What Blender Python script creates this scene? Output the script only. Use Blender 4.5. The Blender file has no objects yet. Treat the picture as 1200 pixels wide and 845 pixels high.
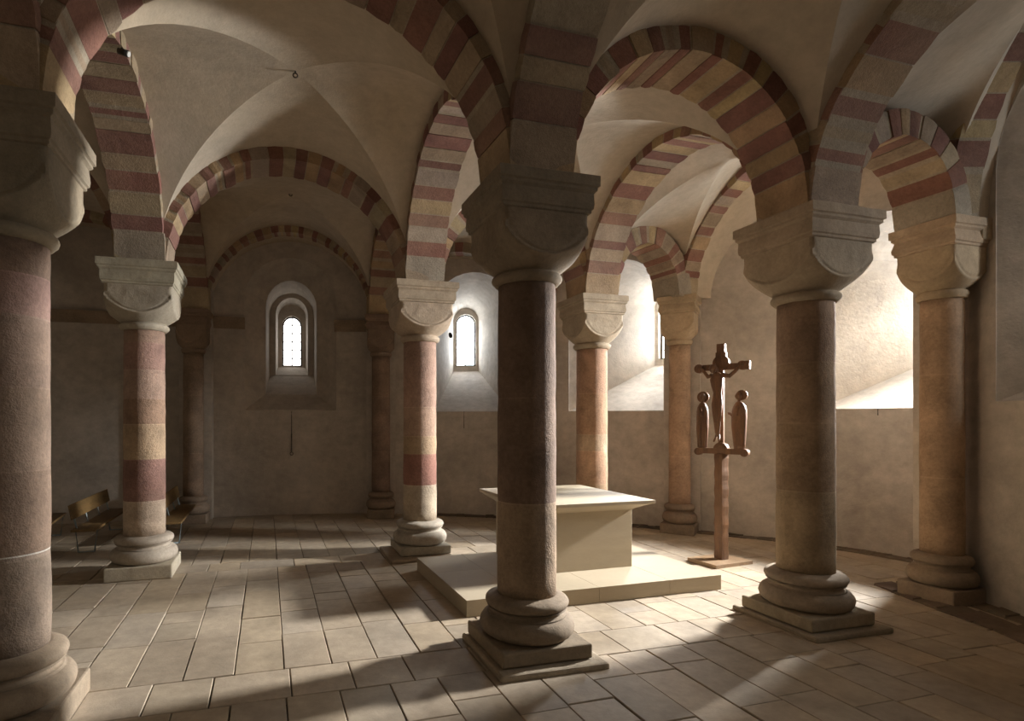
import bpy, bmesh, math, random
from mathutils import Vector, Matrix, noise
PI = math.pi
R = random.Random(7)
sc = bpy.context.scene
S = 2.8            # metres per shaft length
H0 = .756          # eye height above the floor, in shaft lengths

def V(u, v, h):    # plan position (u, v) and height relative to the eye -> metres
    return Vector((u*S, v*S, (h+H0)*S))

# ------------------------------------------------------------------ camera, world, exposure
F_PX, CX, CY, YAW = 652.4, 499.9, 491.5, .2794
cam_d = bpy.data.cameras.new('camera'); cam = bpy.data.objects.new('camera', cam_d)
sc.collection.objects.link(cam); sc.camera = cam
cam_d.sensor_fit = 'HORIZONTAL'; cam_d.sensor_width = 36
cam_d.lens = 36*F_PX/1200
cam_d.shift_x = (600-CX)/1200
cam_d.shift_y = (CY-422.5)/1200
cam_d.clip_start = .05; cam_d.clip_end = 200
cam.location = V(0, 0, 0); cam.rotation_euler = (PI/2, 0, -YAW)

w = bpy.data.worlds.new('world'); sc.world = w; w.use_nodes = True
bg = w.node_tree.nodes['Background']
bg.inputs[0].default_value = (1.0, .85, .66, 1); bg.inputs[1].default_value = .15
vs = sc.view_settings
sc.display_settings.display_device = 'sRGB'
vs.view_transform = 'Standard'; vs.look = 'None'; vs.gamma = 1; vs.use_curve_mapping = False
vs.exposure = 0.0
sc.cycles.use_denoising = True
sc.cycles.max_bounces = 8; sc.cycles.diffuse_bounces = 6
sc.cycles.sample_clamp_indirect = 6
# daylight coming through each glazed opening (window number: strength, colour)
DAY = {1: (5.0, (1, .98, .95)), 2: (32, (.82, .91, 1)), 3: (75, (.82, .91, 1)), 4: (130, (.76, .88, 1)), 5: (12, (.85, .93, 1))}
# skylight entering as a beam through the deep recesses: (position u, v, h), aim (u, v, h), width, height, power, spread
BEAMS = [((4.02, 2.20, .72), (.2, 1.95, -.55), .18, .44, 960, 70, (.98, .975, .96)),
         ((3.00, 3.84, .72), (1.2, 2.45, -.6), .18, .44, 90, 80, (.97, .985, 1)),
         ((3.38, .86, .75), (1.9, 1.40, .3), .22, .5, 22, 70, (1, .97, .93))]
for i_, (p_, t_, w_, h_, e_, sp_, c_) in enumerate(BEAMS):
    ld = bpy.data.lights.new('daylight', 'AREA'); ld.shape = 'RECTANGLE'; ld.size = w_*S; ld.size_y = h_*S; ld.energy = e_
    ld.spread = math.radians(sp_); ld.color = c_; lo = bpy.data.objects.new('daylight', ld); sc.collection.objects.link(lo)
    lo.location = V(*p_); lo.rotation_euler = (V(*t_)-V(*p_)).to_track_quat('-Z', 'Z').to_euler()

# ------------------------------------------------------------------ materials
def mat(name, base=(.5, .5, .5), attr=True, rough=.85, noise_amt=.35, scale=1.3, bump=.5, fine=18, tint=(.55, .42, .30), tint_amt=.25, stretch=(1, 1, 1), spec=.25, pits=0):
    m = bpy.data.materials.new(name); m.use_nodes = True
    nt = m.node_tree; N = nt.nodes; Lk = nt.links; b = N['Principled BSDF']
    b.inputs['Roughness'].default_value = rough; b.inputs['Specular IOR Level'].default_value = spec
    tc = N.new('ShaderNodeTexCoord'); mp = N.new('ShaderNodeMapping'); oi = N.new('ShaderNodeObjectInfo')
    mp.inputs['Scale'].default_value = stretch
    Lk.new(tc.outputs['Object'], mp.inputs['Vector']); Lk.new(oi.outputs['Random'], mp.inputs['Location'])
    def nz(s, d=5, r=.6, dist=0):
        n = N.new('ShaderNodeTexNoise'); n.inputs['Scale'].default_value = s; n.inputs['Detail'].default_value = d
        n.inputs['Roughness'].default_value = r; n.inputs['Distortion'].default_value = dist
        Lk.new(mp.outputs[0], n.inputs['Vector']); return n
    n1 = nz(scale, 6, .65, .4); n2 = nz(fine, 5, .7); n3 = nz(scale*.35, 3, .5)
    if attr:
        a = N.new('ShaderNodeAttribute'); a.attribute_name = 'Col'; src = a.outputs['Color']
    else:
        rgb = N.new('ShaderNodeRGB'); rgb.outputs[0].default_value = (*base, 1); src = rgb.outputs[0]
    mt = N.new('ShaderNodeMix'); mt.data_type = 'RGBA'; mt.inputs[7].default_value = (*tint, 1)
    rp = N.new('ShaderNodeMapRange'); rp.inputs[1].default_value = .45; rp.inputs[2].default_value = .7
    rp.inputs[3].default_value = 0; rp.inputs[4].default_value = tint_amt
    Lk.new(n3.outputs['Fac'], rp.inputs[0]); Lk.new(rp.outputs[0], mt.inputs[0]); Lk.new(src, mt.inputs[6])
    ml = N.new('ShaderNodeMapRange'); ml.inputs[1].default_value = .25; ml.inputs[2].default_value = .75
    ml.inputs[3].default_value = 1-noise_amt; ml.inputs[4].default_value = 1+noise_amt*.6
    Lk.new(n1.outputs['Fac'], ml.inputs[0])
    ml2 = N.new('ShaderNodeMapRange'); ml2.inputs[1].default_value = .3; ml2.inputs[2].default_value = .7
    ml2.inputs[3].default_value = 1-noise_amt*.5; ml2.inputs[4].default_value = 1+noise_amt*.35
    Lk.new(n2.outputs['Fac'], ml2.inputs[0])
    mm = N.new('ShaderNodeMath'); mm.operation = 'MULTIPLY'; Lk.new(ml.outputs[0], mm.inputs[0]); Lk.new(ml2.outputs[0], mm.inputs[1])
    vm = N.new('ShaderNodeVectorMath'); vm.operation = 'SCALE'
    Lk.new(mt.outputs[2], vm.inputs[0]); Lk.new(mm.outputs[0], vm.inputs['Scale']); Lk.new(vm.outputs[0], b.inputs['Base Color'])
    bp = N.new('ShaderNodeBump'); bp.inputs['Strength'].default_value = bump; bp.inputs['Distance'].default_value = .02
    ad = N.new('ShaderNodeMath'); ad.operation = 'ADD'
    sm = N.new('ShaderNodeMath'); sm.operation = 'MULTIPLY'; sm.inputs[1].default_value = .45
    Lk.new(n2.outputs['Fac'], sm.inputs[0]); Lk.new(n1.outputs['Fac'], ad.inputs[0]); Lk.new(sm.outputs[0], ad.inputs[1])
    last = ad.outputs[0]
    if pits:
        n4 = nz(pits, 2, .5); s4 = N.new('ShaderNodeMath'); s4.operation = 'MULTIPLY_ADD'; s4.inputs[1].default_value = .25
        Lk.new(n4.outputs['Fac'], s4.inputs[0]); Lk.new(last, s4.inputs[2]); last = s4.outputs[0]
    Lk.new(last, bp.inputs['Height']); Lk.new(bp.outputs[0], b.inputs['Normal'])
    return m

M = {}
M['stone'] = mat('sandstone', noise_amt=.32, scale=2.2, bump=.45, fine=26, tint=(.40, .29, .18), tint_amt=.3, pits=90)
M['arch'] = mat('dressed_voussoirs', noise_amt=.36, scale=2.6, bump=1.0, fine=34, tint=(.38, .28, .19), tint_amt=.35, pits=110)
M['shaft'] = mat('sandstone_shaft', noise_amt=.42, scale=2.6, bump=.8, fine=30, tint=(.36, .25, .17), tint_amt=.35, pits=80)
M['floor'] = mat('floor_slabs', noise_amt=.30, scale=1.6, bump=.22, fine=9, tint=(.33, .25, .17), tint_amt=.4, rough=.62, spec=.4, pits=60)
M['wall'] = mat('lime_plaster', base=(.50, .435, .36), attr=False, noise_amt=.30, scale=.9, bump=.55, fine=6, tint=(.40, .36, .32), tint_amt=.5, rough=.93, stretch=(1, 1, 1.15), pits=30)
M['vault'] = mat('vault_plaster', base=(.53, .45, .35), attr=False, noise_amt=.22, scale=.8, bump=.4, fine=7, tint=(.42, .30, .16), tint_amt=.4, rough=.93, pits=30)
M['lime'] = mat('pale_limestone', base=(.40, .33, .23), attr=False, noise_amt=.07, scale=1.5, bump=.08, fine=14, tint=(.56, .46, .33), tint_amt=.3, rough=.6, stretch=(1, 1, 4), spec=.35)
M['wood'] = mat('dark_oak', base=(.165, .08, .035), attr=False, noise_amt=.5, scale=4, bump=.3, fine=30, tint=(.12, .05, .025), tint_amt=.5, rough=.45, stretch=(3, 3, .5), spec=.5)
M['oak'] = mat('pale_oak', base=(.33, .22, .13), attr=False, noise_amt=.3, scale=4, bump=.15, fine=30, tint=(.25, .14, .07), tint_amt=.5, rough=.4, spec=.5)
M['bench'] = mat('bench_wood', base=(.20, .12, .045), attr=False, noise_amt=.4, scale=3, bump=.15, fine=20, tint=(.12, .07, .03), tint_amt=.5, rough=.5, stretch=(3, .5, 3), spec=.4)
M['steel'] = mat('painted_steel', base=(.30, .36, .37), attr=False, noise_amt=.1, scale=4, bump=.02, rough=.45)
M['iron'] = mat('black_iron', base=(.028, .024, .02), attr=False, noise_amt=.3, scale=8, bump=.2, rough=.6)
M['white'] = mat('white_enamel', base=(.75, .75, .73), attr=False, noise_amt=.05, bump=.02, rough=.4)
def glow(name, col, s):
    m = bpy.data.materials.new(name); m.use_nodes = True
    b = m.node_tree.nodes['Principled BSDF']; b.inputs['Base Color'].default_value = (.8, .8, .8, 1)
    b.inputs['Emission Color'].default_value = (*col, 1); b.inputs['Emission Strength'].default_value = s
    return m

# ------------------------------------------------------------------ mesh helper (units: shaft lengths, heights relative to the eye)
class MB:
    def __init__(s): s.v = []; s.f = []; s.c = []; s.sm = []
    def add(s, vs_, fs, col=(.5, .5, .5), smooth=False):
        o = len(s.v); s.v += [tuple(p) for p in vs_]
        for i, f in enumerate(fs):
            s.f.append([o+k for k in f]); s.c.append(col[i] if isinstance(col, list) else col); s.sm.append(smooth)
    def box(s, c, h, rot=0, col=(.5, .5, .5), top=None, skew=None):
        """centre (x,y,z), half sizes, rotation about z; top = scale of upper face"""
        t = top or 1; cr, sr = math.cos(rot), math.sin(rot); P = []
        for z, k in ((-1, 1), (1, t)):
            for x, y in ((-1, -1), (1, -1), (1, 1), (-1, 1)):
                a, b = x*h[0]*k, y*h[1]*k
                P.append((c[0]+a*cr-b*sr, c[1]+a*sr+b*cr, c[2]+z*h[2]))
        s.add(P, [(3, 2, 1, 0), (4, 5, 6, 7), (0, 1, 5, 4), (1, 2, 6, 5), (2, 3, 7, 6), (3, 0, 4, 7)], col)
    def loft(s, rings, col=(.5, .5, .5), smooth=True, cap=True, closed=True):
        n = len(rings[0]); P = [p for r in rings for p in r]; fs = []; cc = []
        m = n if closed else n-1
        for k in range(len(rings)-1):
            for i in range(m):
                j = (i+1) % n; fs.append((k*n+i, k*n+j, (k+1)*n+j, (k+1)*n+i)); cc.append(col[k] if isinstance(col, list) else col)
        o = len(s.v); s.add(P, fs, cc, smooth)
        if cap:
            s.f.append([o+i for i in range(n)][::-1]); s.c.append(cc[0]); s.sm.append(False)
            s.f.append([o+(len(rings)-1)*n+i for i in range(n)]); s.c.append(cc[-1]); s.sm.append(False)
    def lathe(s, prof, c=(0, 0), n=48, col=(.5, .5, .5), smooth=True):
        s.loft([[(c[0]+r*math.cos(2*PI*i/n), c[1]+r*math.sin(2*PI*i/n), z) for i in range(n)] for r, z in prof], col, smooth)
    def tube(s, pts, r, n=8, col=(.5, .5, .5)):
        P = [Vector(p) for p in pts]; rings = []
        for i, p in enumerate(P):
            t = (P[min(i+1, len(P)-1)]-P[max(i-1, 0)]).normalized()
            a = t.cross(Vector((0, 0, 1))); a = a.normalized() if a.length > .05 else t.cross(Vector((0, 1, 0))).normalized()
            b = t.cross(a); rr = r[i] if isinstance(r, (list, tuple)) else r
            rings.append([p+a*rr*math.cos(2*PI*k/n)+b*rr*math.sin(2*PI*k/n) for k in range(n)])
        s.loft(rings, col)
    def build(s, name, m, parent=None, origin=(0, 0, 0), bevel=0, bseg=2, fix=True):
        """origin in plan units incl. eye-relative height; verts are absolute unless parent is given (then relative to floor origin)"""
        me = bpy.data.meshes.new(name); o0 = Vector(origin)
        me.from_pydata([tuple((Vector(p)-o0)*S) for p in s.v], [], s.f)
        ca = me.attributes.new('Col', 'FLOAT_COLOR', 'FACE')
        for i, c in enumerate(s.c): ca.data[i].color = (*c, 1)
        me.polygons.foreach_set('use_smooth', s.sm)
        me.materials.append(M[m] if isinstance(m, str) else m)
        if fix:
            bm = bmesh.new(); bm.from_mesh(me); bmesh.ops.recalc_face_normals(bm, faces=bm.faces); bm.to_mesh(me); bm.free()
        me.update()
        o = bpy.data.objects.new(name, me); sc.collection.objects.link(o)
        if parent is not None: o.parent = parent
        else: o.location = (o0+Vector((0, 0, H0)))*S if True else (0, 0, 0)
        if bevel:
            b = o.modifiers.new('bevel', 'BEVEL'); b.width = bevel*S; b.segments = bseg; b.limit_method = 'ANGLE'; b.angle_limit = math.radians(40)
        return o
def empty(name, u, v, h=-H0, rz=0):
    o = bpy.data.objects.new(name, None); sc.collection.objects.link(o)
    o.location = V(u, v, h); o.rotation_euler = (0, 0, rz); o.empty_display_size = .2
    return o
def tag(o, label=None, cat=None, group=None, kind=None):
    if label: o['label'] = label
    if cat: o['category'] = cat
    if group: o['group'] = group
    if kind: o['kind'] = kind
    return o
def structure(o): o['kind'] = 'structure'; return o
def jit(c, a=.06):
    k = 1+R.uniform(-a, a); return tuple(max(0, x*k*(1+R.uniform(-a*.3, a*.3))) for x in c)
# parts of a thing are built in floor-based local units: z = 0 is the floor
Z0 = H0

# ------------------------------------------------------------------ plan
COL = {'A': (-.62, 1.607), 'B': (-.579, 3.02), 'C': (.831, 3.034), 'D': (.814, 1.655), 'E': (1.939, 3.039), 'F': (1.944, 1.618),
       'a': (-.62, .2), 'd': (.82, .2), 'f': (1.945, .2), 'L': (-2.0, 1.607), 'M': (-2.0, 3.02), 'l': (-2.0, .2)}
ENG = {'G': (-.52, 4.42), 'H': (.855, 4.27), 'K': (1.915, 3.78), 'I': (2.66, 3.12), 'J': (2.74, 1.66), 'j': (2.25, 0), 'N': (-2.0, 4.42)}
HC, HW = .745, .80
P = dict(COL); P.update(ENG)
HS = {k: (HC if k in COL else HW) for k in P}
HS['I'] = .81; HS['J'] = .815; HS['j'] = .815

# outer wall line of the apse
WL = [(-3.4, 4.6), (-2.4, 4.6), (-1.5, 4.6), (-.4, 4.585), (.2, 4.55), (.85, 4.42), (1.5, 4.15), (2.08, 3.79), (2.55, 3.38), (2.92, 2.97), (3.2, 2.58), (3.34, 2.18), (3.36, 1.72)]
def catmull(pts, n=6):
    out = []
    for i in range(len(pts)-1):
        p0, p1, p2, p3 = [Vector(pts[max(0, min(len(pts)-1, i+k))]) for k in (-1, 0, 1, 2)]
        for j in range(n):
            t = j/n
            out.append(.5*((2*p1)+(-p0+p2)*t+(2*p0-5*p1+4*p2-p3)*t*t+(-p0+3*p1-3*p2+p3)*t**3))
    out.append(Vector(pts[-1])); return out
WP = catmull(WL, 6)

# ------------------------------------------------------------------ walls with splayed window recesses
WALL_TOP = 1.75
def wall_strip(name, pts, thick, side=1):
    n = len(pts); inn = pts; out = []
    for i in range(n):
        t = (pts[min(i+1, n-1)]-pts[max(i-1, 0)]).normalized(); out.append(pts[i]+side*Vector((-t.y, t.x))*thick)
    ring = inn+out[::-1]; m = len(ring); mb = MB()
    lo = [(p.x, p.y, -H0-.12) for p in ring]; hi = [(p.x, p.y, WALL_TOP) for p in ring]
    fs = []
    for i in range(m): j = (i+1) % m; fs.append((i, j, m+j, m+i))
    for i in range(n-1):
        fs.append((i, i+1, m-2-i, m-1-i)); fs.append((m+i, m+m-1-i, m+m-2-i, m+i+1))
    mb.add(lo+hi, fs, (.5, .5, .5))
    return mb.build(name, 'wall')
wall_back = structure(wall_strip('wall_back', WP, 1.0))
wall_right = structure(wall_strip('wall_right', [Vector((2.85, 1.84)), Vector((2.85, 1.63)), Vector((2.52, .7)), Vector((1.85, -1.2))], 1.0))

def outline(hw, sill, spring, crown, n=14):
    pts = [(-hw, sill), (hw, sill)]
    for i in range(n+1):
        a = PI*i/n; pts.append((hw*math.cos(a), spring+(crown-spring)*math.sin(a)))
    return pts
def shift(c, az, ax_, q):      # sideways drift of a recess whose axis is skewed to the wall
    k = math.tan(ax_-az)*q; return (c[0]+math.cos(az)*k, c[1]-math.sin(az)*k)
def recess(wall, c, az, secs, ax_, ext=.3, thru=.5):
    """az: heading of the window axis, clockwise from +v. secs: (depth, hw, sill, spring, crown)"""
    d = Vector((math.sin(az), math.cos(az))); r = Vector((math.cos(az), -math.sin(az)))
    ss = [(-ext, *secs[0][1:])]+list(secs)+[(secs[-1][0]+thru, *secs[-1][1:])]
    rings = []
    for q in ss:
        e = shift(c, az, ax_, max(0, q[0])); rings.append([(e[0]+d.x*q[0]+r.x*x, e[1]+d.y*q[0]+r.y*x, z) for x, z in outline(*q[1:])])
    mb = MB(); mb.loft(rings, smooth=False); k = mb.build('cut', 'wall')
    b = wall.modifiers.new('cut', 'BOOLEAN'); b.operation = 'DIFFERENCE'; b.solver = 'EXACT'; b.object = k
    return k, d, r
def glazing(num, c, az, depth, hw, sill, spring, crown, nx=2, nz=5):
    d = Vector((math.sin(az), math.cos(az))); r = Vector((math.cos(az), -math.sin(az)))
    o3 = lambda x, z, q: (c[0]+d.x*q+r.x*x, c[1]+d.y*q+r.y*x, z)
    win = empty('window_%d' % num, c[0]+d.x*depth, c[1]+d.y*depth, sill); structure(win)
    org = (c[0]+d.x*depth, c[1]+d.y*depth, sill)
    def fin(mb, name, m, **k):
        return mb.build(name, m, parent=win, origin=org, **k)
    ol = outline(hw, sill, spring, crown, 18); il = outline(hw-.013, sill+.013, spring, crown-.013, 18)
    mb = MB(); n = len(ol)
    rings = [[o3(x, z, depth-.012) for x, z in ol], [o3(x, z, depth-.012) for x, z in il], [o3(x, z, depth+.014) for x, z in il], [o3(x, z, depth+.014) for x, z in ol]]
    rings.append(rings[0]); mb.loft(rings, smooth=False, cap=False); fin(mb, 'window_frame', 'iron')
    mb = MB(); mb.loft([[o3(x, z, depth+.004) for x, z in il], [o3(x, z, depth+.010) for x, z in il]], smooth=False)
    fin(mb, 'glass', glow('glass_%d' % num, DAY[num][1], DAY[num][0]))
    mb = MB(); iw = hw-.013
    for i in range(1, nx+1):
        x = -iw+2*iw*i/(nx+1); top = spring+(crown-spring)*math.sqrt(max(0, 1-(x/hw)**2))-.01
        mb.tube([o3(x, sill+.01, depth), o3(x, top, depth)], .0046, 6)
    for i in range(1, nz+1):
        z = sill+(crown-sill)*i/(nz+1); k = iw if z < spring else hw*math.sqrt(max(0, 1-((z-spring)/(crown-spring))**2))-.01
        mb.tube([o3(-k, z, depth), o3(k, z, depth)], .0046, 6)
    fin(mb, 'lead_bars', 'iron')
rad = math.radians
# number: wall, centre of the opening, heading of the wall normal, heading of the recess axis
WIN = {1: (wall_back, (.185, 4.545), rad(7), rad(3)), 2: (wall_back, (1.56, 4.13), rad(25), rad(16)),
       3: (wall_back, (2.425, 3.50), rad(43), rad(68)), 4: (wall_back, (3.33, 2.29), rad(80), rad(97)), 5: (wall_right, (2.665, 1.10), rad(109.5), rad(109.5))}
cutters = []
for num, (wl, c, az, ax_) in WIN.items():
    if num == 1:
        secs = [(0, .355, .072, .93, 1.29), (.18, .205, .205, .92, 1.145), (.55, .193, .385, .92, 1.12), (.56, .14, .395, .93, 1.085), (.74, .125, .478, .93, 1.06), (.75, .09, .49, .86, .955)]
        g = (.09, .49, .86, .955)
    elif num == 5:
        secs = [(0, .44, .072, 1.0, 1.42), (.75, .13, .46, .92, 1.06)]; g = (.13, .46, .92, 1.06)
    else:
        hw = {2: .30, 3: .33, 4: .36}[num]
        secs = [(0, hw, .062, 1.16-hw*.95, 1.16), (.70, .115, .44, .90, 1.02), (.705, .092, .49, .87, .965)]; g = (.092, .49, .87, .965)
    k, _, _ = recess(wl, c, az, secs, ax_, ext=.35)
    cutters.append(k)
    glazing(num, shift(c, az, ax_, secs[-1][0]+.04), az, secs[-1][0]+.04, *g, nx=1 if num != 5 else 2, nz=5)
dg = bpy.context.evaluated_depsgraph_get()
for wl in (wall_back, wall_right):
    me = bpy.data.meshes.new_from_object(wl.evaluated_get(dg)); wl.modifiers.clear(); wl.data = me
for k in cutters:
    me = k.data; bpy.data.objects.remove(k); bpy.data.meshes.remove(me)

# impost string course along the back wall
def course(name, ia, ib, z):
    seg = WP[ia:ib+1]; mb = MB(); rings = []
    for i, p in enumerate(seg):
        t = (seg[min(i+1, len(seg)-1)]-seg[max(i-1, 0)]).normalized(); n = Vector((t.y, -t.x))
        rings.append([(p.x+n.x*a, p.y+n.y*a, b) for a, b in ((-.02, z), (.05, z), (.05, z-.035), (.012, z-.085), (-.02, z-.085))])
    mb.loft(rings, (.30, .22, .15), smooth=False); return structure(mb.build(name, 'stone'))
near = lambda u: min(range(len(WP)), key=lambda i: abs(WP[i].x-u))
course('trim_1', 0, near(-.17), HW-.01); course('trim_2', near(.56), near(.95), HW-.01)
mb = MB(); mb.box((2.835, 1.585, HW-.03), (.045, .060, .045), rot=-.34, col=(.42, .32, .21)); structure(mb.build('trim_3', 'stone', bevel=.008))

# ------------------------------------------------------------------ floor
SAND = [(.43, .345, .25), (.40, .325, .235), (.44, .345, .235), (.39, .315, .23), (.41, .325, .225), (.42, .345, .26)]
fl = MB()
fl.box((.2, 1.7, -H0-.07), (3.8, 3.6, .05), col=(.06, .045, .03))
def slab(u0, u1, v0, v1):
    g = .0014; dz = R.uniform(-.0012, .0012); t = .02
    tilt = [R.uniform(-.0008, .0008) for _ in range(4)]; j = [R.uniform(-.0012, .0012) for _ in range(4)]
    c = R.choice(SAND); k_ = 1+R.uniform(-.13, .12); c = tuple(x*k_ for x in c)
    a = [(u0+g+j[0], v0+g), (u1-g+j[1], v0+g), (u1-g+j[1], v1-g+j[2]*.6), (u0+g+j[0], v1-g+j[3]*.6)]
    b = .0018
    top = [(x+(b if k in (0, 3) else -b), y+(b if k < 2 else -b), -H0+dz+tilt[k]) for k, (x, y) in enumerate(a)]
    mid = [(x, y, -H0+dz+tilt[k]-.0022) for k, (x, y) in enumerate(a)]; bot = [(x, y, -H0-t) for x, y in a]
    fl.loft([bot, mid, top], c, smooth=False)
def region(u0, u1, v0, v1, along='v', wdt=.143, lmin=.10, lmax=.34):
    a0, a1, b0, b1 = (u0, u1, v0, v1) if along == 'v' else (v0, v1, u0, u1)
    n = max(1, round((a1-a0)/wdt)); st = (a1-a0)/n
    for i in range(n):
        q = b0
        while q < b1-1e-6:
            e = q+R.uniform(lmin, lmax)
            if b1-e < lmin: e = b1
            s0, s1 = a0+i*st, a0+(i+1)*st
            if along == 'v': slab(s0, s1, q, e)
            else: slab(q, e, s0, s1)
            q = e
v_edges = [(-1.6, -.1), (.08, 1.56), (1.745, 2.95), (3.11, 5.0)]
U0 = -.664-.143*18
region(U0, U0+.143*46, -1.6, 1.56); region(U0, U0+.143*46, 1.56, 1.74, 'u', .18, .13, .24)
region(U0, U0+.143*46, 1.74, 2.955); region(U0, U0+.143*46, 2.955, 3.11, 'u', .155, .15, .3)
region(U0, U0+.143*46, 3.11, 5.2)
floor = structure(fl.build('floor', 'floor'))

# rough dark footing strip with a low kerb along the foot of the wall
def footing(name, pts, outer):
    mb = MB(); n = len(pts)
    for i in range(n-1):
        a, b = Vector(pts[i]), Vector(pts[i+1]); c, d = Vector(outer[i]), Vector(outer[i+1]); m = max(1, round((b-a).length/.06))
        for k in range(m):
            q0, q1 = k/m, (k+1)/m-.004; p = [a.lerp(b, q0), a.lerp(b, q1), c.lerp(d, q1), c.lerp(d, q0)]
            for lo, hi in ((0, R.uniform(.4, .6)), (.6, 1.0)):
                z = -H0+R.uniform(.003, .011)
                e = [p[0].lerp(p[3], lo), p[1].lerp(p[2], lo), p[1].lerp(p[2], hi), p[0].lerp(p[3], hi)]
                rr = [[(x.x, x.y, -H0-.01) for x in e], [(x.x+R.uniform(-.004, .004), x.y+R.uniform(-.004, .004), z+R.uniform(-.002, .003)) for x in e]]
                mb.loft(rr, jit((.15, .115, .085), .2), smooth=False)
    return structure(mb.build(name, 'stone'))
i0 = near(1.25); wl_ = [p for p in WP[i0:] if p.y > 1.9]
inn = []
for i, p in enumerate(wl_):
    t = (wl_[min(i+1, len(wl_)-1)]-wl_[max(i-1, 0)]).normalized(); inn.append(p+Vector((-t.y, t.x))*-.085)
footing('trim_8', inn, [p+(p-q)*.2 for p, q in zip(wl_, inn)])
footing('trim_9', [(2.66, 1.88), (2.55, 1.56), (2.50, 1.36), (2.42, 1.2), (2.2, .8)], [(2.90, 1.88), (2.86, 1.56), (2.79, 1.36), (2.72, 1.2), (2.56, .7)])

# ------------------------------------------------------------------ columns
RED, PINK, TAN, CREAM, BROWN = (.27, .15, .12), (.38, .25, .18), (.42, .30, .19), (.47, .37, .27), (.31, .20, .135)
CAP = (.42, .335, .24)
def wob(mb, i0, amp, fr, seed=0):
    for i in range(i0, len(mb.v)):
        p = Vector(mb.v[i]); n = noise.noise(p*fr+Vector((seed, 3*seed, 1))); m = noise.noise(p*fr*1.9+Vector((seed+5, 0, seed)))
        mb.v[i] = (p.x+n*amp, p.y+m*amp, p.z+(n-m)*amp*.3)
def column(name, key, drums, cap=CAP, base=CREAM, lower=None, label=None, ah=.163, ph=.148, engaged=False, rot=0, rs=.095, top=None, ring=.113, grp=None, pl=(-.735, -.690)):
    u, v = P[key]; T = (top if top is not None else HS[key])+Z0     # abacus top above floor
    root = empty(name, u, v, rz=rot)
    kk = rs/.095; dT = T-(HC+Z0)
    sb, st = .192, 1.192+dT       # shaft bottom / top above the floor
    # plinth
    mb = MB(); zt = pl[1]+Z0; zb = pl[0]+Z0
    mb.box((0, 0, (zt+(zb if lower else 0))/2), (ph, ph, (zt-(zb if lower else 0))/2), col=jit(base)); mb.build('plinth', 'stone', root, bevel=.006)
    if lower:
        mb = MB(); hx, hy, ox, oy = lower; mb.box((ox, oy, zb/2-.003), (hx, hy, zb/2+.001), rot=R.uniform(-.02, .02), col=jit((.36, .29, .21)))
        o = mb.build('footing_slab', 'stone', root, bevel=.008)
    # attic base
    mb = MB(); pr = []
    def arc(cx, cz, r1, r2, a0, a1, n=8): return [(cx+r1*math.cos(math.radians(a0+(a1-a0)*i/n)), cz+r2*math.sin(math.radians(a0+(a1-a0)*i/n))) for i in range(n+1)]
    h = sb-zt
    pr = [(.10, zt)]+arc(.118, zt+h*.27, .034, h*.27, -90, 90)+arc(.128, zt+h*.62, -.014, h*.08, -90, 90, 6)+arc(.108, zt+h*.84, .026, h*.15, -90, 80)+[(.098, sb+.004)]
    mb.lathe([(r*kk, z) for r, z in pr], n=56, col=jit(base)); wob(mb, 0, .0016, 18, u); mb.build('base', 'stone', root)
    # shaft in drums
    mb = MB(); z = sb-.002; prof = []; cols = []
    fr = [d[0] for d in drums]; tot = sum(fr)
    for i, (f, c) in enumerate(drums):
        z1 = z+(st-sb+.004)*f/tot; c = jit(c, .05)
        nn = max(2, int((z1-z)/.05))
        zs = [z+.002+(z1-z-.004)*k/nn for k in range(nn+1)]
        for k, q in enumerate(zs):
            rr = rs*(1.0-.03*(q-sb)/(st-sb)); prof.append((rr-(.0012 if k in (0, nn) else 0), q)); cols.append(c)
        cols[-1] = tuple(min(.6, x*1.13+.012) for x in c) if i < len(drums)-1 else c
        if key == 'A' and i == 0: prof.append((rr-.002, q+.010)); cols.append((.62, .57, .50)); z1 += .010
        z = z1
    mb.lathe(prof, n=64, col=cols); wob(mb, 0, .0016, 14, u+v); mb.build('shaft', 'shaft', root)
    # capital : neck ring + cushion block cut by a bowl
    mb = MB(); cb = 1.222+dT; ct = T-.115; hc = ah*.86; n = 96; rings = []; n = 168
    for r, zz in [(rs*.97, st-.006), (rs+.006, st-.004)]+[(rs+.004+(ring-rs-.004)*math.cos(math.radians(a)), st+.014+.014*math.sin(math.radians(a))) for a in (-60, -30, 0, 30, 60)]+[(rs+.003, st+.028)]:
        rings.append([(r*math.cos(2*PI*i/n), r*math.sin(2*PI*i/n), zz) for i in range(n)])
    m = 52; rmax = hc*1.415
    for k in range(m+1):
        t = k/m; q = rs+.004+(rmax+.004-rs)*(1-(1-t)**2.2); zz = cb+(ct-cb)*t; rg = []
        for i in range(n):
            a = 2*PI*(i+.5)/n; sq = hc/max(abs(math.cos(a)), abs(math.sin(a)))
            r = min(q, sq)
            ex = q-sq
            if .004 < ex: r -= .0038*math.exp(-((ex-.010)/.0035)**2)
            rg.append((r*math.cos(a), r*math.sin(a), zz))
        rings.append(rg)
    mb.loft(rings, jit(cap), smooth=True); wob(mb, 0, .0012, 16, v); cp = mb.build('capital', 'stone', root)
    sm = cp.modifiers.new('edges', 'EDGE_SPLIT'); sm.split_angle = math.radians(38)
    # abacus: cavetto under a slab
    prof = [(hc-.002, ct), (hc+.004, ct+.004), (hc+.004, ct+.012), (hc+.009, ct+.016), (hc+.011, ct+.03), (ah-.014, ct+.062), (ah-.006, ct+.070), (ah-.006, ct+.078), (ah, ct+.082), (ah, T-.002), (ah-.003, T)]
    mb = MB(); rings = []
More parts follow.
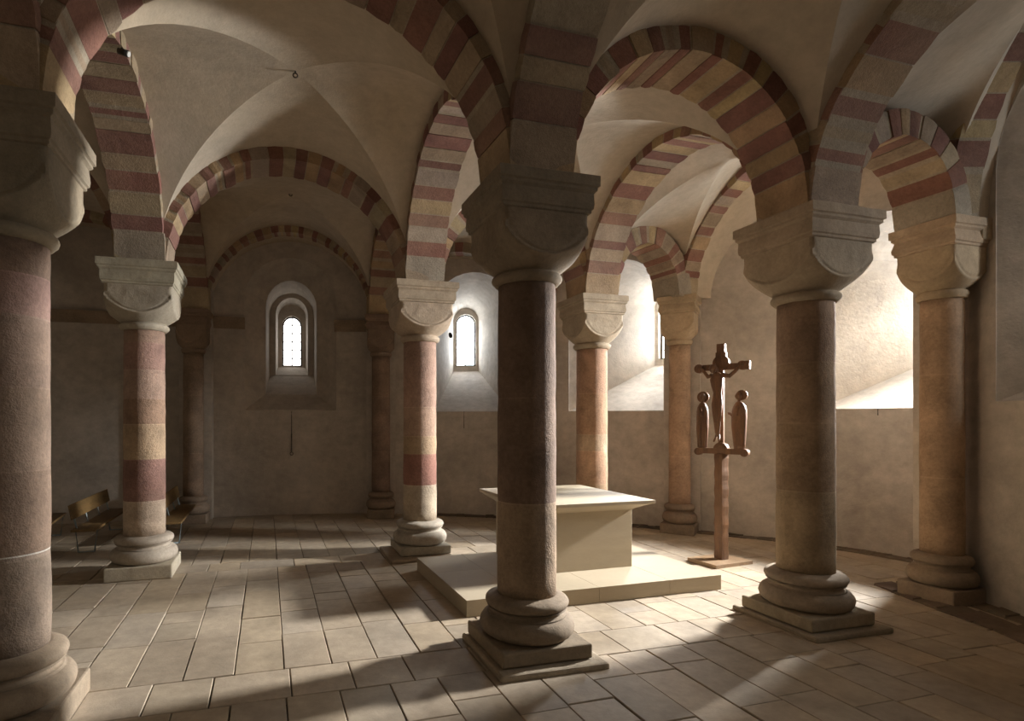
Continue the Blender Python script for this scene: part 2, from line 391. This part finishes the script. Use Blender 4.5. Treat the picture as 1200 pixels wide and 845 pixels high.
    for a, zz in prof:
        pts = []
        for sx, sy, ex, ey in ((-1, -1, 1, -1), (1, -1, 1, 1), (1, 1, -1, 1), (-1, 1, -1, -1)):
            for i in range(8): q = i/8; pts.append(((sx+(ex-sx)*q)*a, (sy+(ey-sy)*q)*a, zz))
        rings.append(pts)
    mb.loft(rings, jit(cap), smooth=False); wob(mb, 0, .0018, 11, u*3); mb.build('abacus', 'stone', root)
    tag(root, label, 'column', grp)
    return root
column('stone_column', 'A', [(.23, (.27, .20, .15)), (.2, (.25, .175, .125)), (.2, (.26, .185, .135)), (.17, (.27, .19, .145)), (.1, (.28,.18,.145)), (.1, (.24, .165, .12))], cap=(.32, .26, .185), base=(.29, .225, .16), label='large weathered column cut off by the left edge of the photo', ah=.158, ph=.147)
column('stone_column', 'B', [(.17, CREAM), (.2, RED), (.17, TAN), (.12, BROWN), (.14, (.40, .27, .2)), (.13, (.36, .22, .17)), (.07, PINK)], cap=(.40, .35, .26), label='red and cream banded column with benches behind it on the left', ah=.172, ph=.146, base=(.42, .36, .28), pl=(-.74, -.69))
column('stone_column', 'C', [(.2, CREAM), (.17, (.33, .16, .12)), (.1, TAN), (.16, (.42, .28, .2)), (.37, (.40, .25, .19))], lower=(.175, .175, -.03, -.02), label='column standing behind the left corner of the altar step', ah=.174, ph=.14, base=(.44, .39, .32))
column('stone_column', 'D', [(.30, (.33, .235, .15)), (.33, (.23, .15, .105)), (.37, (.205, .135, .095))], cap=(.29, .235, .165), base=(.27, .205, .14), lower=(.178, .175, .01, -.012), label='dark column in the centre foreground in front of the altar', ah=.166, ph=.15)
column('stone_column', 'E', [(.17, (.45, .30, .19)), (.2, (.48, .30, .19)), (.1, (.46, .33, .22)), (.25, (.44, .27, .17)), (.28, (.43, .26, .17))], lower=(.17, .17, 0, 0), label='slim orange-tan column rising from behind the altar', ah=.155, ph=.145)
column('stone_column', 'F', [(.30, (.38, .275, .175)), (.25, (.35, .24, .15)), (.22, (.36, .245, .16)), (.23, (.34, .23, .155))], cap=(.44, .35, .25), base=(.37, .30, .215), lower=(.178, .18, .015, 0), label='thick column on a stepped plinth to the right of the wooden crucifix', ah=.169, ph=.148)

def pilaster(name, c, az, hw, dep):
    r = az; mb = MB()
    d = Vector((math.sin(az), math.cos(az)))
    mb.box((c[0]+d.x*dep/2, c[1]+d.y*dep/2, .5), (hw, dep/2, .5+H0), rot=-az, col=(.4, .3, .2)); o = mb.build(name, 'wall'); return structure(o)
ENGD = {'G': (4, .072), 'H': (12, .072), 'K': (28, .07), 'I': (50, .068), 'J': (90, .073)}
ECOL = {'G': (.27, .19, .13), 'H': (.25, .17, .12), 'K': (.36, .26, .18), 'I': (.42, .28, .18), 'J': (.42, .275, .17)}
ELAB = {'G': 'half-hidden dark wall column left of the small leaded window', 'H': 'thin dark wall column between the leaded window and the next recess',
        'K': 'wall column hidden behind the central column', 'I': 'slender tan wall column behind the left side of the wooden crucifix', 'J': 'tan wall column against the right wall with a plain cushion capital'}
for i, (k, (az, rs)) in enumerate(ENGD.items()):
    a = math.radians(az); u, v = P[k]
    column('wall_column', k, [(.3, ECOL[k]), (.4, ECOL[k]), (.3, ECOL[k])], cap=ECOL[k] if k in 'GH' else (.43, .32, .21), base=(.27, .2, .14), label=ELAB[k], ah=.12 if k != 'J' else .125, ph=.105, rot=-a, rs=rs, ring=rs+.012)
    o = Vector((math.sin(a), math.cos(a)))
    if k != 'J': pilaster('trim_%d' % (4+i), (u+o.x*.075, v+o.y*.075), a, .115, .35)

# ------------------------------------------------------------------ arches
ARED = [(.27, .135, .10), (.24, .12, .095), (.30, .165, .12), (.27, .14, .11)]
ACRM = [(.42, .33, .215), (.40, .305, .20), (.45, .34, .19), (.38, .31, .235), (.42, .29, .17), (.35, .265, .19)]
def arch(name, a, b, rise, width=.22, depth=.13, ins=(.11, .11), n=19, label=None, grp=None, foot=None, tail=0, side=1, pos=None):
    Pa, Pb = (Vector(P[a]), Vector(P[b])) if pos is None else pos
    d = (Pb-Pa); Ld = d.length; d.normalize(); nn = Vector((-d.y, d.x))
    ha, hb = HS[a], HS[b]; x0, x1 = ins[0], Ld-ins[1]; mid, r = (x0+x1)/2, (x1-x0)/2
    def pt(th, off, w, dz=0):
        x = mid-(r+off)*math.cos(th); base = ha+(hb-ha)*(mid-r*math.cos(th))/Ld
        z = base+(rise+off)*math.sin(th)+dz
        q = Pa+d*x+nn*w; return (q.x, q.y, z)
    mb = MB(); C = Pa+d*mid; N_ = 60
    core = [[pt(PI*i/N_, .004, -width/2+.004), pt(PI*i/N_, .004, width/2-.004), pt(PI*i/N_, depth-.004, width/2-.004), pt(PI*i/N_, depth-.004, -width/2+.004)] for i in range(N_+1)]
    mb.loft(core, (.40, .33, .24), smooth=False)
    # alternating voussoirs of uneven width
    ws = [R.uniform(.65, 1.35)*(1.0 if i % 2 == 0 else 1.0) for i in range(n)]
    ws[0] = ws[-1] = 1.9; tot = sum(ws); th = 0; eps = .0022/max(r, .2)
    for i, w_ in enumerate(ws):
        t0, t1 = th, th+PI*w_/tot; th = t1
        c = jit(R.choice(ARED if i % 2 else ACRM), .10); o = R.uniform(-.004, .003); wo = R.uniform(-.004, .003)
        ks = max(2, int((t1-t0)/.06))
        rings = []
        for k in range(ks+1):
            t = t0+eps+(t1-t0-2*eps)*k/ks; e = .0025 if k in (0, ks) else 0
            rings.append([pt(t, o+e, -width/2+wo+e), pt(t, o+e, width/2+wo-e), pt(t, depth, width/2+wo-e), pt(t, depth, -width/2+wo+e)])
        mb.loft(rings, c, smooth=False)
    org = (C.x, C.y, ha)
    ob = mb.build(name, 'arch', origin=org)
    tag(ob, label, 'arch', grp)
    if tail:   # plastered lunette barrel reaching back to the wall
        t = MB(); rings = []
        for i in range(37):
            a_ = PI*i/36; s_ = side
            rings.append([pt(a_, .012, s_*(width/2-.02)), pt(a_, .012, s_*(width/2+tail)), pt(a_, .09, s_*(width/2+tail)), pt(a_, .09, s_*(width/2-.02))])
        t.loft(rings, smooth=False); structure(t.build('ceiling_lunette', 'vault'))
    return ob
NM = 'banded_arch'
arch(NM, 'A', 'B', .585, label='banded arch between the left edge column and the benched column', n=23)
arch(NM, 'B', 'C', .58, label='wide red and cream arch in front of the small leaded window', n=27)
arch(NM, 'D', 'C', .585, label='banded arch springing from the central column back to the column behind the altar step corner', n=23)
arch(NM, 'A', 'D', .585, label='wide dark arch from the left edge column to the central column', n=25)
arch(NM, 'D', 'F', .48, label='arch between central column and the thick column right of the crucifix', n=21)
arch(NM, 'C', 'E', .48, label='arch behind the capital of the central column', n=21)
arch(NM, 'F', 'E', .585, label='tall arch over the altar from the orange-tan column to the thick right column', n=25)
arch(NM, 'B', 'G', .60, label='dark banded arch behind the benched column', n=21, ins=(.11, .09))
arch(NM, 'C', 'H', .52, label='narrow banded arch left of the second window recess', n=19, ins=(.11, .09))
arch(NM, 'E', 'K', .34, label='short arch behind the capital of the orange-tan column', n=13, ins=(.11, .12))
arch(NM, 'E', 'I', .33, depth=.11, label='small arch from the orange-tan column to the wall column behind the crucifix', n=13, ins=(.11, .12))
arch(NM, 'F', 'J', .30, depth=.10, label='small arch from the thick right column to the right wall column', n=13, ins=(.11, .12))
arch(NM, 'd', 'D', .585, label='arch running overhead from the central column toward the viewer', n=21)
arch(NM, 'f', 'F', .585, label='striped arch rising from the thick right column to the top edge', n=23)
arch(NM, 'a', 'A', .60, label='arch springing above the left edge column toward the viewer', n=21)
arch(NM, 'L', 'A', .60, label='dark arch leaving the left edge column to the left', n=21)
arch(NM, 'M', 'B', .60, label='dark arch left of the benched column', n=21)
WG = 'arches against the outer wall'
arch('wall_arch', 'G', 'H', .60, .10, .07, (.09, .09), 37, label='thin banded wall arch around the small leaded window', tail=.35, side=1)
arch('wall_arch', 'H', 'K', .46, .12, .08, (.09, .09), 27, label='banded wall arch above the second window recess', tail=.45, side=1)
arch('wall_arch', 'K', 'I', .44, .12, .08, (.09, .09), 25, label='banded wall arch above the third window recess', tail=.5, side=1)
arch('wall_arch', 'I', 'J', .62, .12, .08, (.09, .09), 31, label='banded wall arch beside the crucifix toward the right wall', tail=.75, side=1)
arch('wall_arch', 'J', 'j', .86, .13, .08, (.10, .09), 25, label='banded arch climbing the right wall at the right edge', tail=.1, side=1)
arch('wall_arch', 'N', 'G', .60, .10, .07, (.09, .09), 31, label='dark wall arch at the far left', tail=.35, side=1)

# ------------------------------------------------------------------ groin vault webs
def web(name, keys, rises, dome=.04, n=22, sq=1.11):
    pts = [Vector((*P[k], HS[k])) for k in keys]; m = len(pts); C = sum(pts, Vector())/m; Rc = sum(rises)/m+dome
    mb = MB()
    for e in range(m):
        A, B = pts[e], pts[(e+1) % m]; re = rises[e]; ra = (re+rises[e-1])/2; rb = (re+rises[(e+1) % m])/2
        vs_, fs = [], []
        xs = [math.sin(PI/2*(-1+2*j/(2*n))) for j in range(2*n+1)]
        for i in range(n+1):
            r = math.sin(PI/2*i/n)
            for s in xs:
                rim = A.lerp(B, (s+1)/2); q = C.lerp(rim, r); mm = min(1, abs(r*s)*sq)
                rc = ra if s < 0 else rb; re_ = re*(1-abs(s)**2)+rc*abs(s)**2
                RR = (1-r)*Rc+r*re_
                vs_.append((q.x, q.y, q.z+RR*math.sqrt(max(0, 1-mm*mm))))
        w_ = 2*n+1
        for i in range(n):
            for j in range(2*n):
                fs.append((i*w_+j, i*w_+j+1, (i+1)*w_+j+1, (i+1)*w_+j))
        mb.add(vs_, fs, smooth=True)
    o = mb.build(name, 'vault', fix=False)
    bm = bmesh.new(); bm.from_mesh(o.data); bmesh.ops.remove_doubles(bm, verts=bm.verts, dist=.002); bmesh.ops.recalc_face_normals(bm, faces=bm.faces)
    if sum(f.normal.z for f in bm.faces) < 0: bmesh.ops.reverse_faces(bm, faces=bm.faces)
    for e_ in bm.edges:
        if len(e_.link_faces) == 2 and e_.calc_face_angle(0) > math.radians(14): e_.smooth = False
    bm.to_mesh(o.data); bm.free()
    so = o.modifiers.new('thick', 'SOLIDIFY'); so.thickness = .05; so.offset = 1
    return structure(o)
B1, S1, W1_ = .635, .545, .67
web('ceiling', 'ADCB', (B1, B1, B1, B1)); web('ceiling', 'DFEC', (S1, B1, S1, B1)); web('ceiling', 'BCHG', (B1, .60, .655, .66))
web('ceiling', 'CEKH', (S1, .42, .53, .60), sq=1.05); web('ceiling', 'EIK', (.41, .50, .42), sq=1.05); web('ceiling', 'FJIE', (.40, .70, .41, B1), sq=1.05)
web('ceiling', 'LABM', (B1, B1, B1, B1)); web('ceiling', 'MBGN', (B1, .66, .66, B1))
web('ceiling', 'adDA', (B1, B1, B1, B1)); web('ceiling', 'dfFD', (S1, B1, S1, B1)); web('ceiling', 'fjJF', (.40, .93, .40, B1), sq=1.05); web('ceiling', 'laAL', (B1, B1, B1, B1))

# ------------------------------------------------------------------ altar
AROT = .015
st_ = empty('altar_step', 1.332, 2.354, rz=AROT)
mb = MB(); hx, hy, hz = .605, .346, .064
mb.box((0, 0, hz/2-.001), (hx-.003, hy-.003, hz/2-.001))
ue = [-hx, -.37, -.02, .33, hx]
for i_ in range(4):
    for v0_, v1_ in ((-hy, .06+.05*(i_ % 2)), (.06+.05*(i_ % 2), hy)):
        mb.box(((ue[i_]+ue[i_+1])/2, (v0_+v1_)/2, hz/2), ((ue[i_+1]-ue[i_])/2-.0009, (v1_-v0_)/2-.0009, hz/2))
mb.build('step_slabs', 'lime', st_)
tag(st_, 'low pale limestone step under the altar', 'altar step')
al = empty('altar', 1.398, 2.455, -H0+hz, rz=AROT)
mb = MB(); mb.box((0, .01, .142), (.252, .215, .142)); mb.build('block', 'lime', al, bevel=.002)
mb = MB()
rings = [[(x*a, .01+y*b, z) for x, y in ((-1, -1), (1, -1), (1, 1), (-1, 1))] for a, b, z in ((.254, .217, .268), (.262, .225, .276), (.300, .300, .306), (.304, .314, .308), (.304, .314, .3235))]
mb.loft(rings, smooth=False); mb.build('table_slab', 'lime', al, bevel=.0015)
tag(al, 'pale limestone block altar with overhanging table slab', 'altar')

# ------------------------------------------------------------------ crucifix group
cr = empty('standing_crucifix', 2.315, 2.405)
mb = MB(); mb.box((-.015, -.005, .008), (.13, .09, .010), rot=.1); mb.build('foot_board', 'oak', cr, bevel=.001)
PR = .1; mb = MB(); rings = []
for i in range(25):
    z = .016+(.575-.016)*i/24; k = .0240+.0012*math.sin(i*1.7); rings.append([(x*k*math.cos(PR)-y*k*math.sin(PR), x*k*math.sin(PR)+y*k*math.cos(PR), z) for x, y in ((-1, -1), (-.2, -1.04), (1, -1), (1.04, .1), (1, 1), (-1, 1), (-1.03, -.1))])
mb.loft(rings, smooth=False); mb.build('post', 'wood', cr, bevel=.002)
AZ = math.radians(150); ax = Vector((math.sin(AZ), math.cos(AZ), 0)); nf = Vector((-ax.y, ax.x, 0))*-1   # beam direction (right end), facing direction
if nf.x > 0: nf = -nf
def L(x, y, z): return tuple(ax*x+nf*y+Vector((0, 0, z)))
def lbox(mb, cx, cy, cz, hx, hy, hz, tilt=0):
    pts = []
    for z in (-1, 1):
        for x, y in ((-1, -1), (1, -1), (1, 1), (-1, 1)):
            a, b = x*hx, z*hz; pts.append(L(cx+a*math.cos(tilt)-b*math.sin(tilt), cy+y*hy, cz+a*math.sin(tilt)+b*math.cos(tilt)))
    mb.add(pts, [(3, 2, 1, 0), (4, 5, 6, 7), (0, 1, 5, 4), (1, 2, 6, 5), (2, 3, 7, 6), (3, 0, 4, 7)])
def disc(mb, cx, cy, cz, r, t, a0=0, a1=360, n=24):
    full = a1-a0 == 360; m = n if full else n+1
    ring = [(r*math.cos(math.radians(a0+(a1-a0)*i/n)), r*math.sin(math.radians(a0+(a1-a0)*i/n))) for i in range(m)]
    mb.loft([[L(cx+x, cy-t, cz+z) for x, z in ring], [L(cx+x, cy-t*.2, cz+z) for x, z in [(q[0]*1.0, q[1]) for q in ring]], [L(cx+x, cy+t, cz+z) for x, z in ring]], smooth=False)
mb = MB(); lbox(mb, 0, 0, .588, .118, .018, .015); disc(mb, -.112, .0, .583, .020, .019); disc(mb, .112, 0, .583, .020, .019); mb.build('figure_beam', 'wood', cr, bevel=.002)
mb = MB(); disc(mb, 0, .0, .600, .034, .021, 0, 180); disc(mb, 0, .004, .600, .022, .022, 0, 180); mb.build('hill_disc', 'wood', cr, bevel=.002)
mb = MB(); lbox(mb, 0, 0, .86, .013, .011, .27); lbox(mb, 0, 0, 1.130, .020, .014, .026); lbox(mb, 0, 0, 1.095, .025, .014, .016)
lbox(mb, 0, 0, 1.033, .10, .012, .016); disc(mb, 0, 0, 1.055, .040, .014); disc(mb, -.108, 0, 1.030, .024, .018); lbox(mb, .118, 0, 1.036, .018, .014, .022); disc(mb, .102, 0, 1.036, .024, .017)
mb.build('cross', 'wood', cr, bevel=.0015)
def body(mb, path, secs, n=14):
    """path: centres (x, y, z); secs: (half width along beam, half depth)"""
    mb.loft([[L(c[0]+a*math.cos(2*PI*i/n), c[1]+b*math.sin(2*PI*i/n), c[2]) for i in range(n)] for c, (a, b) in zip(path, secs)], smooth=True)
def ltube(mb, pts, r, n=8): mb.tube([L(*p) for p in pts], r, n)
# corpus: hanging body, arms out to the beam ends, head inclined, feet together
mb = MB(); y0 = .034
body(mb, [(-.012, y0, 1.005), (-.012, y0, .99), (-.012, y0+.004, .965), (-.010, y0+.006, .93), (-.008, y0+.004, .895), (-.008, y0+.006, .865), (-.008, y0+.01, .835), (-.008, y0+.012, .80), (-.008, y0+.010, .76), (-.008, y0+.006, .725), (-.008, y0+.008, .69), (-.006, y0+.01, .668)],
     [(.010, .008), (.028, .014), (.033, .018), (.028, .017), (.021, .014), (.025, .016), (.028, .017), (.025, .016), (.020, .014), (.016, .012), (.012, .009), (.008, .007)])
for s in (-1, 1):
    ltube(mb, [(-.012+s*.024, y0, .990), (-.004+s*.052, y0-.002, .982), (s*.072, y0-.006, 1.004), (s*.094, y0-.012, 1.030)], [.0125, .011, .009, .007])
    hx = s*.099; lbox(mb, hx, y0-.012, 1.038, .009, .003, .006, 0)
    for k in range(4): ltube(mb, [(hx+s*.008, y0-.012, 1.043-k*.0035), (hx+s*.018, y0-.009, 1.045-k*.0035)], .0016, 6)
    ltube(mb, [(hx, y0-.012, 1.043), (hx+s*.006, y0-.008, 1.052)], .0017, 6)
    ltube(mb, [(-.006+s*.006, y0+.008, .675), (-.006+s*.009, y0+.014, .655), (-.006+s*.013, y0+.028, .640)], [.006, .006, .004])
mb.tube([L(-.014, y0+.004, 1.0), L(-.020, y0+.010, 1.018)], .008)
mb.build('corpus', 'wood', cr)
def head(mb, cx, cy, cz, r, ny=1, face=(0, 1)):
    n = 16; fx, fy = face; rings = []
    for k in range(1, 13):
        t = PI*k/13; rr = r*math.sin(t)*(.80 if k > 8 else .88); z = cz+r*1.2*math.cos(t); ring = []
        for i in range(n):
            a = 2*PI*i/n; x, y = math.cos(a)*rr, math.sin(a)*rr*1.05
            ff = max(0, x*fx+y*fy)/r
            nose = .20*r*math.exp(-((z-cz+.1*r)/(.28*r))**2)*max(0, (ff-.55))*2.2
            ring.append(L(cx+x+fx*nose, cy+y+fy*nose, z))
        rings.append(ring)
    mb.loft(rings, smooth=True)
    for s in (-1, 1):   # brows and ears
        ltube(mb, [(cx+fx*r*.86-fy*s*r*.15, cy+fy*r*.86+fx*s*r*.15, cz+r*.25), (cx+fx*r*.74-fy*s*r*.5, cy+fy*r*.74+fx*s*r*.5, cz+r*.22)], r*.09, 6)
        ltube(mb, [(cx-fy*s*r*.88, cy+fx*s*r*.88, cz+r*.2), (cx-fy*s*r*.9, cy+fx*s*r*.9, cz-r*.25)], r*.14, 6)
    ltube(mb, [(cx+fx*r*.8-fy*r*.2, cy+fy*r*.8+fx*r*.2, cz-r*.55), (cx+fx*r*.8+fy*r*.2, cy+fy*r*.8-fx*r*.2, cz-r*.55)], r*.07, 6)
mb = MB(); head(mb, -.026, y0+.018, 1.022, .020, face=(-.5, .86)); ltube(mb, [(-.026, y0+.008, 1.043), (-.018, y0+.0, 1.02), (-.014, y0, .99)], [.014, .013, .007]); mb.build('corpus_head', 'wood', cr)
# standing robed figures on either end of the beam
def robed(name, x0, facing, h=.235, lean=0):
    r_ = empty('x', 0, 0); bpy.data.objects.remove(r_)
    mb = MB(); z0 = .602; s = facing; w_ = .034
    zs = [0, .02, .06, .10, .14, .17, .19, .205, .213]
    k_ = 1.0 if facing > 0 else 1.2; wd = [q_*k_ for q_ in (.021, .024, .027, .030, .031, .030, .026, .017, .009)]
    ox = [0, 0, .001, .002, .001, 0, -.001, 0, .002]
    body(mb, [(x0+o*s, 0, z0+z*1.16) for z, o in zip(zs, ox)], [(a, a*.72) for a in wd], 18)
    # mantle folds
    for k in range(6):
        a = PI*(.1+k*.16); ltube(mb, [(x0+.021*math.cos(a), .016*math.sin(a), z0+.004), (x0+.028*math.cos(a), .020*math.sin(a), z0+.105), (x0+.027*math.cos(a), .018*math.sin(a), z0+.195)], [.004, .0035, .002], 6)
    # forearms brought forward, hands joined
    for q in (-1, 1):
        ltube(mb, [(x0-.004*s, q*.018, z0+.218), (x0+.004*s, q*.022, z0+.174), (x0+.030*s, q*.008, z0+.172), (x0+.043*s, q*.003, z0+.181)], [.009, .009, .007, .004])
        for k in range(4): ltube(mb, [(x0+.042*s, q*.003, z0+.176+k*.003), (x0+.054*s, q*.002, z0+.183+k*.003)], .0014, 6)
        ltube(mb, [(x0+.040*s, q*.003, z0+.184), (x0+.045*s, q*.001, z0+.194)], .0016, 6)
        ltube(mb, [(x0, q*.010, z0+.004), (x0+.02*s, q*.011, z0+.003)], [.008, .005])
    mb.tube([L(x0, 0, z0+.238), L(x0+.002*s, 0, z0+.262)], .008)
    f = mb.build(name, 'wood', cr)
    hd = MB(); head(hd, x0+.004*s, 0, z0+.275, .0175, face=(s*.9, .42)); o = hd.build('head', 'wood', f)
    return f
fL = robed('robed_figure', -.094, .35); fR = robed('robed_figure', .086, -1)
mb = MB(); disc(mb, -.094, -.012, .602+.275, .030, .005); mb.build('halo', 'wood', fL)
mb = MB(); disc(mb, .095, -.012, .602+.280, .027, .005); mb.build('halo', 'wood', fR)
fL['label'] = 'carved robed figure with round halo on the left end of the beam'; fR['label'] = 'carved robed figure facing the cross on the right end'
tag(cr, 'dark carved wooden crucifix with two robed figures on a tall post', 'crucifix')

# ------------------------------------------------------------------ benches
def bench():
    r = empty('wooden_bench', 0, 0); ln = .39
    mb = MB(); mb.box((.0, 0, .135), (.062, ln, .0065)); mb.build('seat', 'bench', r, bevel=.002)
    mb = MB(); pts = []
    mb.loft([[(-.060, y, .196), (-.054, y, .196), (-.070, y, .278), (-.076, y, .278)] for y in (-ln, ln)], smooth=False); mb.build('backrest', 'bench', r, bevel=.002)
    for y in (-ln+.06, ln-.06):
        mb = MB(); mb.tube([(-.040, y, .004), (-.054, y, .128), (.056, y, .128), (.042, y, .004)], .0052); mb.tube([(-.040, y, .006), (.042, y, .006)], .004); mb.build('leg', 'steel', r)
        mb = MB(); mb.tube([(-.046, y, .130), (-.062, y, .20), (-.075, y, .262)], .0052); mb.build('back_post', 'steel', r)
    for y in (-.12, .12):
        mb = MB(); mb.tube([(-.046, y, .130), (-.062, y, .20), (-.075, y, .262)], .0045); mb.build('back_post', 'steel', r)
    return r
def copy_tree(o, parent=None):
    c = o.copy(); sc.collection.objects.link(c); c.parent = parent
    for ch in [x for x in bpy.data.objects if x.parent == o]: copy_tree(ch, c)
    return c
b0 = bench(); b0.location = V(-.985, 3.90, -H0)
kids = list(b0.children)
for (u, v, rz, lb) in ((-.555, 4.0, 0, 'wooden bench whose end shows to the right of the banded column'), (-1.29, 3.80, .12, 'wooden bench at the far left half hidden by the edge column')):
    c = b0.copy(); sc.collection.objects.link(c); c.location = V(u, v, -H0); c.rotation_euler = (0, 0, rz); tag(c, lb, 'bench', 'benches in the dark left corner')
    for k in kids: q = k.copy(); sc.collection.objects.link(q); q.parent = c
tag(b0, 'wooden bench with slanting backrest just left of the banded column', 'bench', 'benches in the dark left corner')

# ------------------------------------------------------------------ small ironwork
def rod(px_c, az, length, label, ring=True):
    d = Vector((math.sin(az), math.cos(az))); c = Vector(px_c)-d*.012
    r = empty('iron_pull_rod', c.x, c.y, .05)
    mb = MB(); mb.tube([(d.x*.03, d.y*.03, .012), (0, 0, .010), (0, 0, -.02), (0, 0, -length*.55)], .0022); mb.build('chain', 'iron', r)
    if ring:
        mb = MB(); mb.tube([(0, 0, -length*.5), (0, 0, -length+.02)], .0042); mb.build('handle', 'iron', r)
        mb = MB(); t = Vector((d.y, -d.x)); mb.tube([(t.x*.012*math.cos(a), t.y*.012*math.cos(a), -length+.008+.012*math.sin(a)) for a in [2*PI*i/16 for i in range(17)]], .0028); mb.build('ring', 'iron', r)
    tag(r, label, 'rod'); return r
def onwall(u):   # inner face point with this u
    for i in range(len(WP)-1):
        if WP[i].x <= u <= WP[i+1].x: return WP[i].lerp(WP[i+1], (u-WP[i].x)/(WP[i+1].x-WP[i].x))
rod(onwall(.19), WIN[1][2], .33, 'black iron rod with ring hanging below the small leaded window')
rod(onwall(1.50), WIN[2][2], .22, 'thin iron rod hanging below the second window recess', ring=False)
rod(onwall(2.37), WIN[3][2], .31, 'black iron rod with ring hanging left of the crucifix below the third window')
rod(onwall(3.31), WIN[4][2], .05, 'short iron hook under the bright right-hand window', ring=False)

for (c, lb) in (((.112, 2.33, 1.407), 'iron ring at the crown of the large left vault'), ((.147, 3.685, 1.45), 'iron ring at the crown of the vault before the leaded window')):
    o = empty('vault_ring', c[0], c[1], c[2]); mb = MB(); mb.tube([(0, 0, .03), (0, 0, .004)], .003); mb.build('stem', 'iron', o)
    mb = MB(); mb.tube([(.009*math.cos(a), 0, -.004+.009*math.sin(a)) for a in [2*PI*i/14 for i in range(15)]], .003); mb.build('ring', 'iron', o); tag(o, lb, 'ring')
sp = empty('spot_lamp', -.485, 2.20, 1.30); sp.scale = (.62, .62, .62)
mb = MB(); mb.tube([(-.02, 0, .03), (0, 0, .02), (0, 0, 0)], .006); mb.build('bracket', 'iron', sp)
mb = MB(); mb.tube([(-.035, .0, .012), (.02, -.012, -.004)], [.016, .019], 14); mb.build('housing', 'iron', sp)
mb = MB(); mb.tube([(.019, -.012, -.004), (.024, -.013, -.006)], .015, 14); mb.build('lens', 'white', sp)
tag(sp, 'small black spot lamp fixed high on the vault at upper left', 'lamp')

vb = MB(); vb.loft([[(.016*k*math.cos(a), .011*k*math.sin(a)+q, .026*k*math.sin(a*1)+0) for a in [2*PI*i/10 for i in range(10)]] for q, k in ((-.012, .6), (-.006, 1), (.006, 1), (.012, .7))], smooth=False)
fb = empty('wall_fitting', 1.470, 4.40, .70); vb.build('fitting_body', 'iron', fb, bevel=.001)
tag(fb, 'small dark fitting on the left jamb of the second window recess', 'fitting')
